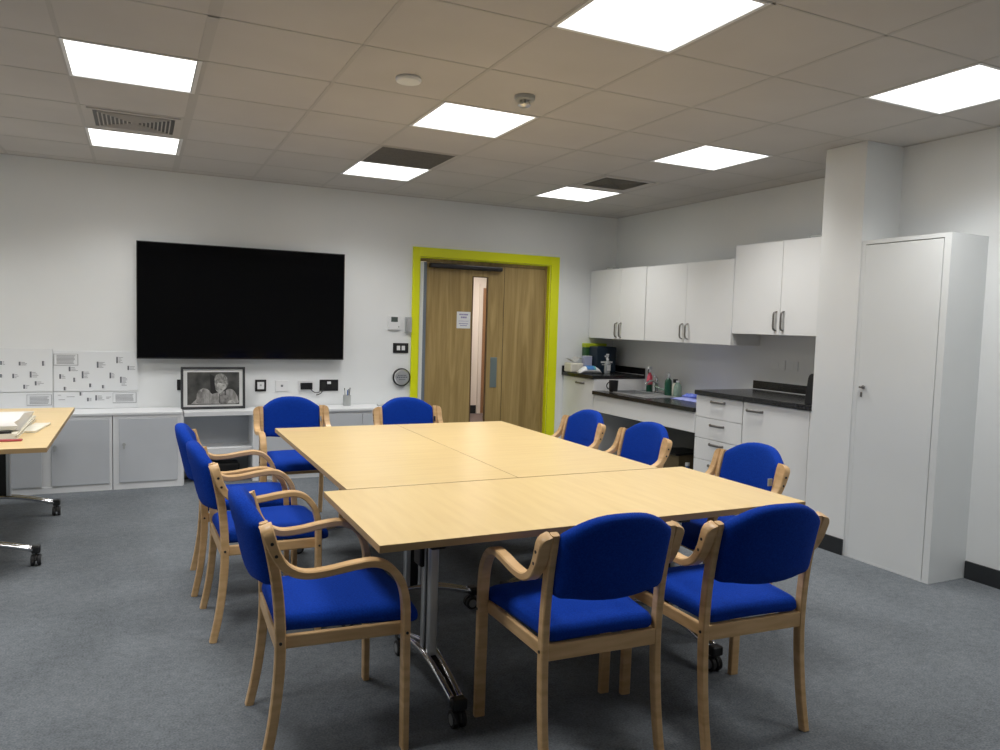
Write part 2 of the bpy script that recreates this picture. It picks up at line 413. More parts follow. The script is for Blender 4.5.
def make_chair():
    t = thing('chair', '', 'chair')
    W = M['wood_chair']
    for s in (-1, 1):
        pts = catmull([xmirror(s, p) for p in ARM], 6); n = len(pts)
        th = [(.040 - .014 * min(1, i / (n * .36))) for i in range(n)]
        d0 = 0; cuts = []
        for i, p in enumerate(pts):                       # outer top corner rounded over
            if i: d0 += (p - pts[i - 1]).length
            if d0 > .036: break
            cuts.append(.030 * (1 - math.sqrt(max(0, 1 - (1 - d0 / .036) ** 2))))
        bm = bmesh.new(); strip(bm, pts, .041, th, Vector((1, 0, 0)), cut=(s, cuts))
        arm = link('armrest', bm, W, t, auto=40)
        for (y, z) in ((-.228, .742), (-.215, .702)):
            bm = bmesh.new(); cyl(bm, (s * .2655, y, z), (s * .2695, y, z), .0055, n=10); link('screw', bm, M['screw'], arm)
        bm = bmesh.new(); fl = [Vector((s * .263, .206, .47)), Vector((s * .263, .207, .3)), Vector((s * .264, .208, .15)), Vector((s * .264, .209, 0))]
        strip(bm, fl, .040, [.025, .026, .025, .024]); leg = link('leg', bm, W, t, auto=40)
        bm = bmesh.new(); cyl(bm, (s * .282, .207, .405), (s * .2855, .207, .405), .005, n=10); link('screw', bm, M['screw'], leg)
        bm = bmesh.new(); pp = catmull([xmirror(s, p) for p in POST], 4)
        th = [.034] * len(pp); th[0] = .026; th[1] = .033
        th = [a if i < len(pp) * .6 else a - .004 * (i / len(pp) - .6) / .4 for i, a in enumerate(th)]
        strip(bm, pp, .027, th); leg = link('leg', bm, W, t, auto=40)
        bm = bmesh.new(); cyl(bm, (s * .2265, -.194, .405), (s * .2300, -.194, .405), .005, n=10); link('screw', bm, M['screw'], leg)
    # rails
    bm = bmesh.new()
    box(bm, -.201, .201, -.208, -.186, .375, .428)
    box(bm, -.245, .245, .193, .213, .388, .430)
    for s in (-1, 1):
        a = Vector((s * .206, -.18, .4025)); b = Vector((s * .236, .20, .4085))
        strip(bm, [a, b], .018, .046)
    link('seat_frame', bm, W, t, bevel=.002)
    # seat cushion
    out = []
    def corner(cx, cy, r, a0, a1, n=6):
        for k in range(n + 1):
            a = a0 + (a1 - a0) * k / n; out.append((cx + r * math.cos(a), cy + r * math.sin(a)))
    corner(.206, .232, .034, 0, PI / 2); 
    out.append((.0, .272))
    corner(-.206, .232, .034, PI / 2, PI); corner(-.172, -.178, .028, PI, 1.5 * PI); corner(.172, -.178, .028, 1.5 * PI, 2 * PI)
    dense = []
    for a, b in zip(out, out[1:] + out[:1]):
        d = math.hypot(b[0] - a[0], b[1] - a[1]); k = max(1, int(d / .03))
        for q in range(k): dense.append((a[0] + (b[0] - a[0]) * q / k, a[1] + (b[1] - a[1]) * q / k))
    def smap(u, v, w):
        z = w
        if v > .12: z -= .016 * ((v - .12) / .14) ** 2
        z += .006 * math.cos(u / .23 * 1.4)
        return Vector((u, v, z))
    bm = bmesh.new()
    loft(bm, dense, [(.022, .428), (.008, .430), (.0015, .438), (.0, .448), (.002, .462), (.009, .474), (.020, .481), (.05, .4855), (.09, .4875), (.13, .4885), (.16, .489), (.19, .4895)], smap)
    link('seat', bm, M['fabric'], t, smooth=True)
    # back cushion
    out = []
    hw = .2035
    for k in range(13):                                   # arched top, right to left
        u = 1 - 2 * k / 12.; out.append((u * (hw - .030), .792 + .050 * (1 - abs(u) ** 2.6) + .021))
    for a in (PI * .70, PI * .85, PI): out.append((-hw + .035 + .035 * math.cos(a), .778 + .030 * math.sin(a)))
    for z in (.74, .70, .66, .625): out.append((-hw + .002 * (.78 - z) / .1, z))
    for a in (PI, 1.2 * PI, 1.4 * PI): out.append((-hw + .030 + .026 * math.cos(a), .606 + .022 * math.sin(a)))
    for k in range(1, 10):
        u = -1 + 2 * k / 10.; out.append((u * (hw - .02), .590 - .018 * (1 - u * u)))
    for a in (1.6 * PI, 1.8 * PI, 2 * PI): out.append((hw - .030 + .026 * math.cos(a), .606 + .022 * math.sin(a)))
    for z in (.625, .66, .70, .74): out.append((hw - .002 * (.78 - z) / .1, z))
    for a in (0, PI * .15, PI * .30): out.append((hw - .035 + .035 * math.cos(a), .778 + .030 * math.sin(a)))
    def bmap(u, v, w):
        t_ = (v - .55) / .25
        y = -.198 - .046 * t_ - .008 * t_ * t_ + w - .042 * (1 - (u / .22) ** 2)
        return Vector((u, y, v))
    bm = bmesh.new()
    loft(bm, out[::-1], [(.10, -.037), (.06, -.036), (.03, -.033), (.012, -.028), (.003, -.018), (0, -.005), (0, .008), (.003, .018), (.014, .026), (.035, .0295), (.065, .031), (.10, .032)][::-1], bmap)
    link('backrest', bm, M['fabric'], t, smooth=True)
    return t

proto = make_chair()
CH = [  # x, y, rz (0 = facing +Y), label
    (.600, 2.602, -PI / 2 - .024, 'blue armchair on the left side of the table nearest the viewer, shown in full'),
    (.524, 3.660, -PI / 2 + .024, 'blue armchair in the middle of the three along the left side of the table'),
    (.500, 4.262, -PI / 2 - .045, 'blue armchair on the left side farthest back, mostly hidden by the next one'),
    (1.376, 2.205, -.048, 'blue armchair seen from behind at the near table edge, beside the bare chrome table foot'),
    (1.972, 2.135, -.062, 'blue armchair seen from behind at the near right table corner'),
    (.998, 5.308, PI + .013, 'blue armchair at the far table end, in front of the wall sockets'),
    (1.820, 5.125, PI + .012, 'blue armchair at the far table end, before the round push pad and yellow door frame'),
    (2.522, 4.395, PI / 2 - .015, 'blue armchair farthest back on the right table side, below the high corner worktop'),
    (2.545, 3.735, PI / 2 - .035, 'blue armchair on the right table side before the open space under the sink'),
    (2.588, 2.895, PI / 2 - .06, 'blue armchair on the right side of the table, in front of the kitchen drawers'),
]
for i, (x, y, r, lab) in enumerate(CH):
    o = proto if i == 0 else copy_tree(proto)
    o.location = (x, y, 0); o.rotation_euler = (0, 0, r); o['label'] = lab; o['group'] = 'blue armchairs round the meeting table'
    if i in (5, 6, 9):
        tg = link('care_tag', B((.1985, .2045, -.205, -.180, .690, .726)), M['greyplastic'] if i != 6 else M['black'], o)
        tg.location = (-.403, 0, 0)

# ------------------------------------------------------------------ folding tables
TL, TW, TH = 1.88, .815, .72
def make_table(mat, offs, name='folding_table'):
    """length along local x"""
    t = thing(name, '', 'table')
    top = link('tabletop', B((-TL / 2, TL / 2, -TW / 2, TW / 2, TH - .026, TH)), [mat, M['edge']], t, bevel=.0015)
    for p in top.data.polygons:
        if abs(p.normal.z) < .5: p.material_index = 1
    bm = bmesh.new()
    box(bm, offs[0] + .03, offs[1] - .03, -.02, .02, TH - .075, TH - .030)
    link('beam', bm, M['black'], t, bevel=.003)
    for s in (-1, 1):
        x = offs[0] if s < 0 else offs[1]
        bm = bmesh.new()
        box(bm, x - .022, x + .022, -.30, .30, TH - .052, TH - .0265)
        box(bm, x - .03, x + .03, -.09, .09, TH - .14, TH - .050)
        br = link('bracket', bm, M['black'], t, bevel=.006)
        bm = bmesh.new(); box(bm, x - .034, x - .012, .02, .10, TH - .24, TH - .12); link('release_lever', bm, M['black'], br, bevel=.008, seg=3)
        bm = bmesh.new()
        for dy in (-.034, .034): box(bm, x - .020, x + .020, dy - .014, dy + .014, .14, TH - .13)
        col = link('column', bm, M['steel'], t, bevel=.009, seg=3)
        link('column_web', B((x - .008, x + .008, -.020, .020, .141, TH - .131)), M['black'], col)
        # foot: two arched chrome rails with a black web
        foot = bmesh.new()
        for dx in (-.024, .024):
            pts = [Vector((x + dx * (1 - .35 * abs(v) / .30), v, .155 - .060 * (abs(v) / .30) ** 1.5)) for v in [-.305 + .61 * k / 24 for k in range(25)]]
            tube(foot, pts, .0125, 12)
        f = link('foot', foot, M['chrome'], t, smooth=True)
        web = bmesh.new()
        pts = [Vector((x, v, .148 - .060 * (abs(v) / .30) ** 1.5)) for v in [-.31 + .62 * k / 20 for k in range(21)]]
        strip(web, pts, .034, .016); link('web', web, M['black'], f, auto=40)
        for v in (-1, 1):
            bm = bmesh.new(); box(bm, x - .028, x + .028, v * .318 - .022, v * .318 + .022, .070, .112); link('end_cap', bm, M['black'], f, bevel=.009, seg=3)
            c = bmesh.new()
            cyl(c, (0, 0, .045), (0, 0, .072), .008, n=12)
            tube(c, [(0, .008 - .030 * math.cos(a), .032 + .031 * math.sin(a)) for a in [PI * k / 8 for k in range(9)]], .007, 8)
            cs = link('caster', c, M['black'], t, auto=40); cs.location = (x, v * .318, 0)
            for dx in (-1, 1):
                wm = bmesh.new(); cyl(wm, (dx * .007, .008, .032), (dx * .025, .008, .032), .032, n=28)
                link('wheel', wm, M['rubber'], cs, auto=40, bevel=.003)
                wm = bmesh.new(); cyl(wm, (dx * .0245, .008, .032), (dx * .0262, .008, .032), .020, n=24)
                link('hub', wm, M['greywheel'], cs, auto=40)
    return t
ta = make_table(M['table'], (-.612, .560))
ta.location = (1.630, 2.692, 0)
ta['label'] = 'light maple folding table laid across the near end of the meeting table block'
tb = make_table(M['table'], (-.655, .545)); tb.location = (1.198, 4.050, 0); tb.rotation_euler = (0, 0, PI / 2)
tb['label'] = 'light maple folding table on the television side of the lengthwise seam, behind the crosswise one'
tc_ = copy_tree(tb); tc_.location = (2.016, 4.050, 0); tc_.rotation_euler = (0, 0, PI / 2)
tc_['label'] = 'light maple folding table on the kitchen side of the lengthwise seam, behind the crosswise one'
td = copy_tree(ta); td.location = (-.850, 5.492, 0); td.rotation_euler = (0, 0, PI / 2)
for ch in kids(td):
    if ch.name.startswith('caster'): ch.rotation_euler = (0, 0, PI / 2)
td['label'] = 'separate folding table with papers on it, standing by the left picture edge'
for o in (ta, tb, tc_): o['group'] = 'maple tables pushed together in the middle'

# papers on the side table
Z0 = TH + .0005
t = thing('plan_stack', 'thick stack of large white paper sheets with rounded front roll on the side table', 'papers', (-.92, 5.28, Z0))
bm = bmesh.new()
prof = [(-.27, 0), (-.315, .012), (-.33, .034), (-.315, .054), (-.27, .066), (.10, .058), (.42, .030), (.45, 0)]
L0 = [bm.verts.new((-.30, y, z + .031)) for y, z in prof]; L1 = [bm.verts.new((.30 - .02 * (i % 2), y, z + .031)) for i, (y, z) in enumerate(prof)]
for i in range(len(prof)): bm.faces.new((L0[i], L1[i], L1[(i + 1) % len(prof)], L0[(i + 1) % len(prof)]))
bm.faces.new(L0[::-1]); bm.faces.new(L1)
bmesh.ops.recalc_face_normals(bm, faces=bm.faces[:])
link('rolled_sheets', bm, M['paper'], t, auto=50)
bm = bmesh.new()
for k in range(5): box(bm, -.31 + .004 * k, .305 - .006 * (k % 3), -.415 + .007 * k, .46, .006 * k, .006 * k + .005)
link('loose_sheets', bm, M['cream'], t)
t = shift(link('booklet', B((-.66, -.575, 5.10, 5.46, Z0 + .000, Z0 + .012)), M['cream'])); tagit(t, 'small cream booklet lying at the right end of the paper stack', 'booklet')
t.location.x += .045; t.location.y += .02; t.rotation_euler = (0, 0, -.12)
t = link('folder', B((-.30, .30, -.022, .022, 0, .008)), M['red'], bevel=.002); t.location = (-.885, 4.825, Z0); tagit(t, 'thin dark red folder edge in front of the white paper stack', 'folder')
bm = bmesh.new(); tube(bm, [(-.07, 0, .006), (-.05, 0, .008), (.05, 0, .008), (.075, 0, .006)], [.003, .008, .008, .006], 10)
t = link('pen', bm, M['black'], smooth=True); t.location = (-.72, 4.905, Z0 + .029); t.rotation_euler = (0, 0, .1)
tagit(t, 'black pen lying in front of the paper stack', 'pen')

# ------------------------------------------------------------------ television
t = thing('television', 'very large black flat screen television mounted on the back wall', 'television', (.858, 7.05, 1.056))
x2 = .882
link('body', B((-x2 + .01, x2 - .01, .010, .045, .01, .985)), M['black'], t, bevel=.004)
link('bezel', B((-x2, x2, 0, .012, 0, .011), (-x2, x2, 0, .012, .985, .992), (-x2, -x2 + .007, 0, .012, .011, .985), (x2 - .007, x2, 0, .012, .011, .985)), M['black'], t)
link('screen', B((-x2 + .007, x2 - .007, .003, .011, .011, .985)), M['screen'], t)
link('wall_mount', B((-.3, .3, .045, .0795, .3, .7)), M['black'], t)

# ------------------------------------------------------------------ display boards with printed notes
BY = 7.118
marks = [(-1.006, -0.966, 0.996, 1.026), (-0.88, -0.808, 0.991, 1.021), (-0.719, -0.698, 0.989, 1.028), (-1.008, -0.978, 0.894, 0.921), (-0.925, -0.878, 0.888, 0.924), (-0.805, -0.743, 0.893, 0.942), (-0.771, -0.708, 0.829, 0.863), (-0.851, -0.807, 0.802, 0.835), (-0.53, -0.458, 0.944, 0.982), (-0.598, -0.545, 0.882, 0.92), (-0.436, -0.365, 0.885, 0.944), (-0.498, -0.483, 0.855, 0.89), (-0.382, -0.368, 0.81, 0.841), (-0.288, -0.272, 0.8, 0.828), (-0.567, -0.549, 0.786, 0.815), (-0.325, -0.259, 0.973, 1.024), (-0.18, -0.123, 1.012, 1.066), (-0.095, -0.032, 0.954, 0.99), (-0.231, -0.186, 0.884, 0.932), (-0.152, -0.095, 0.845, 0.897), (-0.141, -0.095, 0.82, 0.842), (-0.61, -0.573, 0.741, 0.756), (-0.605, -0.541, 0.703, 0.719), (-0.546, -0.486, 0.727, 0.74), (-0.453, -0.43, 0.741, 0.769), (-0.399, -0.364, 0.692, 0.722), (-0.338, -0.266, 0.698, 0.742), (-0.257, -0.219, 0.71, 0.731)]
frames = [(-.636, -.461, .992, 1.087), (-.828, -.652, .664, .753), (-.207, -.027, .673, .763)]
boards = [('left', -1.62, -.645, .778, 1.125, 'tall white printed board behind the side table, left of the board seam'),
          ('right', -.637, -.018, .778, 1.110, 'tall white printed board nearest the television'),
          ('lleft', -1.62, -.645, .632, .772, 'low white printed board behind the side table, under the board seam'),
          ('lright', -.637, -.018, .632, .772, 'low white printed board strip standing on the cabinet top nearest the television')]
for nm, x0, x1, z0, z1, lab in boards:
    t = thing('display_board', lab, 'display board', ((x0 + x1) / 2, YB, z0), 0, 'white printed boards on the back wall')
    cx = (x0 + x1) / 2
    bm = B((x0 - cx, x1 - cx, -.012, -.001, 0, z1 - z0)); fr = bmesh.new(); nf = 0
    for a, b, c, d in marks:
        if x0 < (a + b) / 2 < x1 and z0 < (c + d) / 2 < z1:
            h = d - c; rows = max(1, int(round(h / .011)))
            if h > .025: box(bm, a - cx, a - cx + .013, -.0132, -.0119, max(c, z0 + .002) - z0, d - z0, 2)
            for r in range(rows):
                zz = d - z0 - (r + .8) * h / rows
                w = (b - a) * random.uniform(.55, 1.)
                box(bm, a - cx + .017 if h > .025 else a - cx, a - cx + max(w, .02), -.0130, -.0119, zz, zz + .0045, 1)
    for a, b, c, d in frames:
        if x0 < (a + b) / 2 < x1 and z0 < (c + d) / 2 < z1:
            nf += 1
            for q in ((a, b, c, c + .005), (a, b, d - .002, d), (b - .005, b, c, d), (a, a + .002, c, d)): box(fr, q[0] - cx, q[1] - cx, -.0145, -.0121, q[2] - z0, q[3] - z0)
            z = c + .014
            while z < d - .014:
                box(bm, a + .02 - cx, b - .02 - cx - random.uniform(0, .015), -.0130, -.0119, z - z0, z - z0 + .006, 1); z += .0105
    link('printed_panel', bm, [M['board'], M['mark'], M['markdark']], t)
    if nf: link('caption_border', fr, M['mark'], t)
    else: fr.free()

# ------------------------------------------------------------------ low cabinets on the back wall
FY = 6.78
def low_cab(x0, x1, label, doors, top=.63, mb=None, mt=None, split=None):
    t = thing('low_cabinet', label, 'cabinet', ((x0 + x1) / 2, (FY + YB) / 2, 0), 0, None)
    cx = (x0 + x1) / 2; cy = (FY + YB) / 2
    mb = mb or M['shelfgrey']
    X0, X1 = x0 - cx, x1 - cx; F = FY - cy; Bk = YB - .015 - cy
    link('body', B((X0, X1, F + .004, Bk, .045, top - .022), (X0 + .0, X1 - .0, F + .012, Bk, 0, .045), (X0, X0 + .022, F, F + .004, .0, top - .022), (X1 - .022, X1, F, F + .004, .0, top - .022), (X0 + .022, X1 - .022, F, F + .004, 0, .05), (X0 + .022, X1 - .022, F, F + .004, top - .045, top - .022)), M['shelfwhite'], t)
    for (a, b, hx) in doors:
        d = link('door', B((a - cx + .006, b - cx - .006, F - .006, F + .003, .056, top - .05)), mb, t, bevel=.002)
        if hx:
            bm = bmesh.new(); cyl(bm, (hx - cx, F - .007, .37), (hx - cx, F - .014, .37), .013, n=16)
            box(bm, hx - cx - .006, hx - cx + .006, F - .018, F - .0135, .335, .385); link('lock', bm, M['greyplastic'], d)
    return t
low_cab(-.197, .325, 'low cabinet with one door and a lock, under the boards nearest the picture', [(-.160, .290, -.118)])
low_cab(-1.20, -.203, 'low double cabinet behind the side table, left of the single door cabinet', [(-1.18, -.69, None), (-.635, -.218, -.605)])
# divider strip of the double cabinet
w = shift(link('worktop', B((-1.20, .325, FY - .006, YB - .014, .6085, .6300)), M['shelfwhite'], bevel=.003)); tagit(w, 'long white top lying over the low grey cabinets under the boards', 'worktop')
# open shelf unit
t = thing('shelf_unit', 'open white shelf unit under the framed photograph', 'shelf', (.61, 6.95, 0))
cx, cy = .61, 6.95
link('top', B((.335 - cx, .948 - cx, 6.80 - cy, YB - .012 - cy, .580, .6205)), M['shelfwhite'], t, bevel=.003)
link('shelf', B((.335 - cx, .886 - cx, 6.82 - cy, YB - .012 - cy, .245, .300)), M['shelfwhite'], t, bevel=.003)
link('side_panel', B((.888 - cx, .940 - cx, 6.78 - cy, YB - .012 - cy, 0, .5795)), M['shelfwhite'], t, bevel=.003)
link('side_panel', B((.327 - cx, .335 - cx, 6.80 - cy, YB - .012 - cy, 0, .5795)), M['shelfwhite'], t)
link('back_panel', B((.336 - cx, .887 - cx, 7.095 - cy, 7.11 - cy, .301, .579)), M['shelfgrey'], t)
link('back_panel', B((.336 - cx, .887 - cx, 7.098 - cy, 7.11 - cy, .0, .244)), M['greyplastic'], t)
t = shift(link('storage_bag', B((.40, .80, 6.92, 7.08, 0, .15)), M['black'], bevel=.03, seg=4)); tagit(t, 'black bag on the floor under the open shelf', 'bag')
# right low unit
t = thing('sideboard', 'low white cabinet run along the wall between the shelf unit and the door', 'cabinet', (1.63, 6.95, 0))
cx = 1.63
link('body', B((.951 - cx, 2.30 - cx, 6.795 - cy, YB - .012 - cy, .0, .597)), M['shelfwhite'], t, bevel=.002)
link('top', B((.951 - cx, 2.31 - cx, 6.775 - cy, YB - .012 - cy, .598, .622)), M['shelfwhite'], t, bevel=.003)
for a, b in ((.957, 1.34), (1.345, 1.86), (1.865, 2.29)):
    link('door', B((a - cx, b - cx, 6.782 - cy, 6.794 - cy, .055, .575)), M['shelfgrey'], t, bevel=.002)

# framed photograph
t = thing('framed_photograph', 'dark framed black and white photograph of a seated figure on the shelf unit', 'picture', (.581, 6.985, .6215))
t.rotation_euler = (-.09, 0, 0)
fw, fh = .264, .368
link('frame', B((-fw, fw, -.022, .004, 0, .022), (-fw, fw, -.022, .004, fh - .020, fh), (-fw, -fw + .020, -.022, .004, .022, fh - .02), (fw - .020, fw, -.022, .004, .022, fh - .02)), M['pictureframe'], t, bevel=.002)
mt = link('mount', B((-fw + .018, fw - .018, -.012, .002, .020, fh - .018)), M['mount'], t)
pr = link('photo_print', B((-.212, .215, -.0135, -.0122, .038, .322)), M['photo'], t)
def blob(pts, d):
    bm = bmesh.new(); n = len(pts)
    sm = catmull([(p[0], 0, p[1]) for p in pts] + [(pts[0][0], 0, pts[0][1])], 5)[:-1]
    a = [bm.verts.new((p.x, -.0138 - d, p.z)) for p in sm]; b = [bm.verts.new((p.x, -.0136, p.z)) for p in sm]
    for i in range(len(a)): bm.faces.new((a[i], a[(i + 1) % len(a)], b[(i + 1) % len(a)], b[i]))
    bm.faces.new(a[::-1]); bmesh.ops.triangulate(bm, faces=bm.faces[:]); bmesh.ops.recalc_face_normals(bm, faces=bm.faces[:])
    return bm
PT = lambda x, y: (-.205 + (x - 110) / 730 * .41 * 1.0, .318 - (y - 175) / 455 * .278)
def shape(name, pts, mat, d): link(name, blob([PT(*p) for p in pts], d), mat, pr)
shape('printed_background', [(420, 190), (430, 330), (450, 500), (560, 520), (600, 480), (520, 400), (500, 250)], M['ph_dark'], .0002)
shape('printed_coat', [(150, 620), (220, 560), (270, 440), (320, 400), (400, 420), (450, 480), (500, 470), (640, 440), (700, 410), (770, 430), (820, 500), (838, 560), (820, 620), (500, 622)], M['ph_coat'], .0003)
shape('printed_shade', [(560, 500), (640, 470), (690, 500), (720, 560), (690, 618), (570, 618), (545, 560)], M['ph_mid'], .0004)
shape('printed_hands', [(225, 600), (235, 480), (270, 420), (300, 450), (330, 400), (350, 470), (310, 560), (280, 615)], M['ph_mid'], .0005)
shape('printed_hair', [(490, 330), (500, 230), (560, 190), (630, 200), (685, 270), (690, 340), (660, 400), (600, 440), (520, 420)], M['ph_hair'], .0005)
shape('printed_face', [(515, 350), (545, 325), (600, 330), (655, 345), (660, 390), (625, 430), (585, 465), (550, 462), (510, 420)], M['ph_skin'], .0006)
for q in ([(540, 366), (560, 360), (572, 366), (556, 372)], [(604, 356), (624, 351), (636, 357), (618, 363)], [(572, 418), (596, 410), (604, 416), (584, 426)], [(515, 350), (525, 340), (522, 380), (530, 420), (520, 425), (510, 390)]):
    shape('printed_shadow', q, M['ph_mid'], .0007)
shape('printed_sleeve', [(680, 615), (700, 585), (745, 575), (790, 600), (800, 622)], M['ph_skin'], .0006)
for q in ((640, 430, 655, 500), (560, 480, 568, 610)):
    link('printed_line', B((PT(q[0], 0)[0], PT(q[2], 0)[0], -.0144, -.0138, PT(0, q[3])[1], PT(0, q[1])[1])), M['ph_dark'], pr)

# ------------------------------------------------------------------ wall plates
def plate(name, label, cat, x0, x1, z0, z1, mat, bits, group=None, d=.009):
    t = thing(name, label, cat, ((x0 + x1) / 2, YB, (z0 + z1) / 2), 0, group); cx, cz = (x0 + x1) / 2, (z0 + z1) / 2
    link('plate', B((x0 - cx, x1 - cx, -d, 0, z0 - cz, z1 - cz)), mat, t, bevel=.002)
    for nm, a, b, c, e, m, dd in bits:
        link(nm, B((a, b, -d - dd, -d + .0002, c, e)), m, t, bevel=.001)
    return t
plate('wall_socket', 'single white socket in a black surround beside the framed photograph', 'socket', .949, 1.047, .757, .865, M['black'], [('insert', -.030, .030, -.033, .033, M['white'], .003), ('slot', -.008, .008, -.004, .012, M['greyplastic'], .0045)])
plate('wall_socket', 'small plain white wall plate between the black surround socket and the cable box', 'socket', 1.130, 1.245, .757, .857, M['white'], [('jack', -.010, .010, -.010, .010, M['markdark'], .001)])
t = plate('cable_outlet', 'white wall plate with black cable box, below the television', 'socket', 1.335, 1.478, .755, .858, M['white'], [('cable_box', -.050, .058, -.034, .028, M['black'], .018)])
bm = bmesh.new(); tube(bm, catmull([(.04, -.026, -.03), (.06, -.03, -.05), (.09, -.02, -.065), (.13, -.014, -.060)], 5), .004, 8); link('cable', bm, M['black'], t, smooth=True)
t = plate('wall_socket', 'wide black socket plate with small white insert, furthest toward the pen pot', 'socket', 1.535, 1.712, .755, .862, M['black'], [('insert', -.018, .018, .012, .036, M['white'], .003), ('socket_face', -.07, -.03, -.03, .03, M['screw'], .002), ('socket_face', .03, .07, -.03, .03, M['screw'], .002)])
bm = bmesh.new(); tube(bm, catmull([(-.06, -.012, -.04), (-.075, -.02, -.07), (-.10, -.014, -.085), (-.12, -.012, -.09)], 5), .004, 8); link('cable', bm, M['black'], t, smooth=True)
plate('wall_socket', 'black socket half hidden behind the left edge of the framed photograph', 'socket', .293, .345, .777, .870, M['black'], [])
plate('thermostat', 'white thermostat with small grey display, left of the yellow door frame', 'thermostat', 2.196, 2.318, 1.352, 1.486, M['white'], [('display', -.035, .032, .010, .058, M['lcd'], .002), ('button', .036, .050, -.045, -.030, M['greyplastic'], .002)], d=.02)
plate('card_reader', 'narrow grey box touching the yellow door frame beside the thermostat', 'card reader', 2.368, 2.430, 1.330, 1.480, M['greyplastic'], [('face', -.026, .006, -.06, .06, M['steel'], .004)], d=.035)
plate('light_switch', 'black light switch plate with two white rockers beside the door frame', 'light switch', 2.251, 2.408, 1.124, 1.221, M['black'], [('rocker', -.042, -.008, -.022, .022, M['white'], .004), ('rocker', .008, .042, -.022, .022, M['white'], .004)])
t = thing('push_pad', 'round steel push pad for the door, below the light switch', 'door button', (2.340, YB, .884))
bm = bmesh.new(); cyl(bm, (0, 0, 0), (0, -.028, 0), .090, n=40); link('base', bm, M['black'], t, auto=40, bevel=.004)
bm = bmesh.new(); cyl(bm, (0, -.028, 0), (0, -.038, 0), .078, .070, n=40); link('button', bm, M['steel'], t, auto=40)
bm = bmesh.new()
for k, (a, z) in enumerate(((.045, .018), (.055, .0), (.035, -.022))):
    n = 6
    for i in range(n):
        u = -a + 2 * a * i / n; box(bm, u + .002, u + 2 * a / n - .003, -.0392, -.0379, z - .005, z + .006)
link('lettering', bm, M['markdark'], t)
# pen pot and remote on the sideboard
t = thing('pen_pot', 'small steel mesh pot of pens on the low white cabinet', 'pen pot', (1.775, 7.03, .6225))
bm = bmesh.new(); lathe(bm, [(.036, 0), (.036, .10), (.033, .10), (.033, .006), (0, .006)], n=24); link('pot', bm, M['greyplastic'], t, auto=40)
for k, (a, b, m, h) in enumerate(((-.015, .005, 'black', .165), (.012, .010, 'markdark', .155), (.0, -.014, 'blue', .15), (.018, -.006, 'black', .17), (-.018, -.008, 'greyplastic', .15))):
    bm = bmesh.new(); cyl(bm, (a * .6, b * .6, .008), (a * 1.5, b * 1.5, h), .0042, n=8); link('pen', bm, M[m], t)
t = shift(link('remote_control', B((2.05, 2.19, 6.93, 6.975, .6225, .637)), M['greyplastic'], bevel=.004)); tagit(t, 'slim grey remote lying on the cabinet near the yellow door frame', 'remote control')

# ------------------------------------------------------------------ door
t = empty('door_1', (3.268, YB, 0)); t['kind'] = 'structure'
cx = 3.268
fr = bmesh.new()
for a, b, c, d in ((2.434, DX0, 0, 2.177), (DX1, 4.102, 0, 2.177), (DX0, DX1, DZ, 2.177)): box(fr, a - cx, b - cx, -.020, -.0005, c, d)
link('architrave', fr, M['yellow'], t, bevel=.003)
bm = bmesh.new()
box(bm, DX0 - cx + .0005, DX0 - cx + .012, .0, .115, 0, DZ); box(bm, DX1 - cx - .012, DX1 - cx - .0005, 0, .115, 0, DZ); box(bm, DX0 - cx + .012, DX1 - cx - .012, 0, .115, DZ - .012, DZ - .0005)
link('jamb', bm, M['yellow'], t)
bm = bmesh.new(); box(bm, DX0 - cx + .0125, DX1 - cx - .0125, .050, .115, 2.045, DZ - .0125); box(bm, DX1 - cx - .030, DX1 - cx - .0125, .050, .115, 0, 2.045)
link('door_lining', bm, M['oak'], t)
bm = bmesh.new(); box(bm, DX0 - cx + .0125, DX0 - cx + .062, .030, .060, 0, 2.035); link('finger_guard', bm, [M['shelfwhite']], t, bevel=.004)
bm = bmesh.new(); box(bm, DX0 - cx + .063, DX0 - cx + .096, .036, .060, 0, 2.035); link('finger_guard', bm, M['fingerguard'], t, bevel=.003)
DY0, DY1 = .060, .104
xm = 3.480
a0, a1 = 2.605, xm - .003; g0, g1, gz0, gz1 = 3.112, 3.292, .20, 1.925
leaf = link('door_leaf', B((a0 - cx, g0 - cx, DY0, DY1, .008, 2.042), (g1 - cx, a1 - cx, DY0, DY1, .008, 2.042), (g0 - cx, g1 - cx, DY0, DY1, .008, gz0), (g0 - cx, g1 - cx, DY0, DY1, gz1, 2.042)), M['oak'], t)
link('glazing_bead', B((g0 - cx, g0 - cx + .010, DY0 - .006, DY0 + .01, gz0, gz1), (g1 - cx - .010, g1 - cx, DY0 - .006, DY0 + .01, gz0, gz1), (g0 - cx + .01, g1 - cx - .01, DY0 - .006, DY0 + .01, gz0, gz0 + .01), (g0 - cx + .01, g1 - cx - .01, DY0 - .006, DY0 + .01, gz1 - .01, gz1)), noise_mat('oak_dark', (.13, .08, .035), (.17, .10, .045), (5, 5, 5), .5), leaf)
link('glass_pane', B((g0 - cx + .0005, g1 - cx - .0005, DY0 + .018, DY0 + .024, gz0 + .0005, gz1 - .0005)), M['glass'], leaf)
link('push_plate', B((3.340 - cx, 3.418 - cx, DY0 - .004, DY0 - .0002, .765, 1.085)), new_mat('plate_steel', (.24, .30, .30), .35, .6), leaf, bevel=.002)
link('door_leaf', B((xm + .003 - cx, DX1 - .031 - cx, DY0, DY1, .008, 2.042)), M['oak'], t)
bm = bmesh.new(); box(bm, 2.625 - cx, 3.43 - cx, -.005, DY0 - .0005, 1.985, 2.030)
link('door_closer', bm, M['closer'], t, bevel=.010, seg=3)
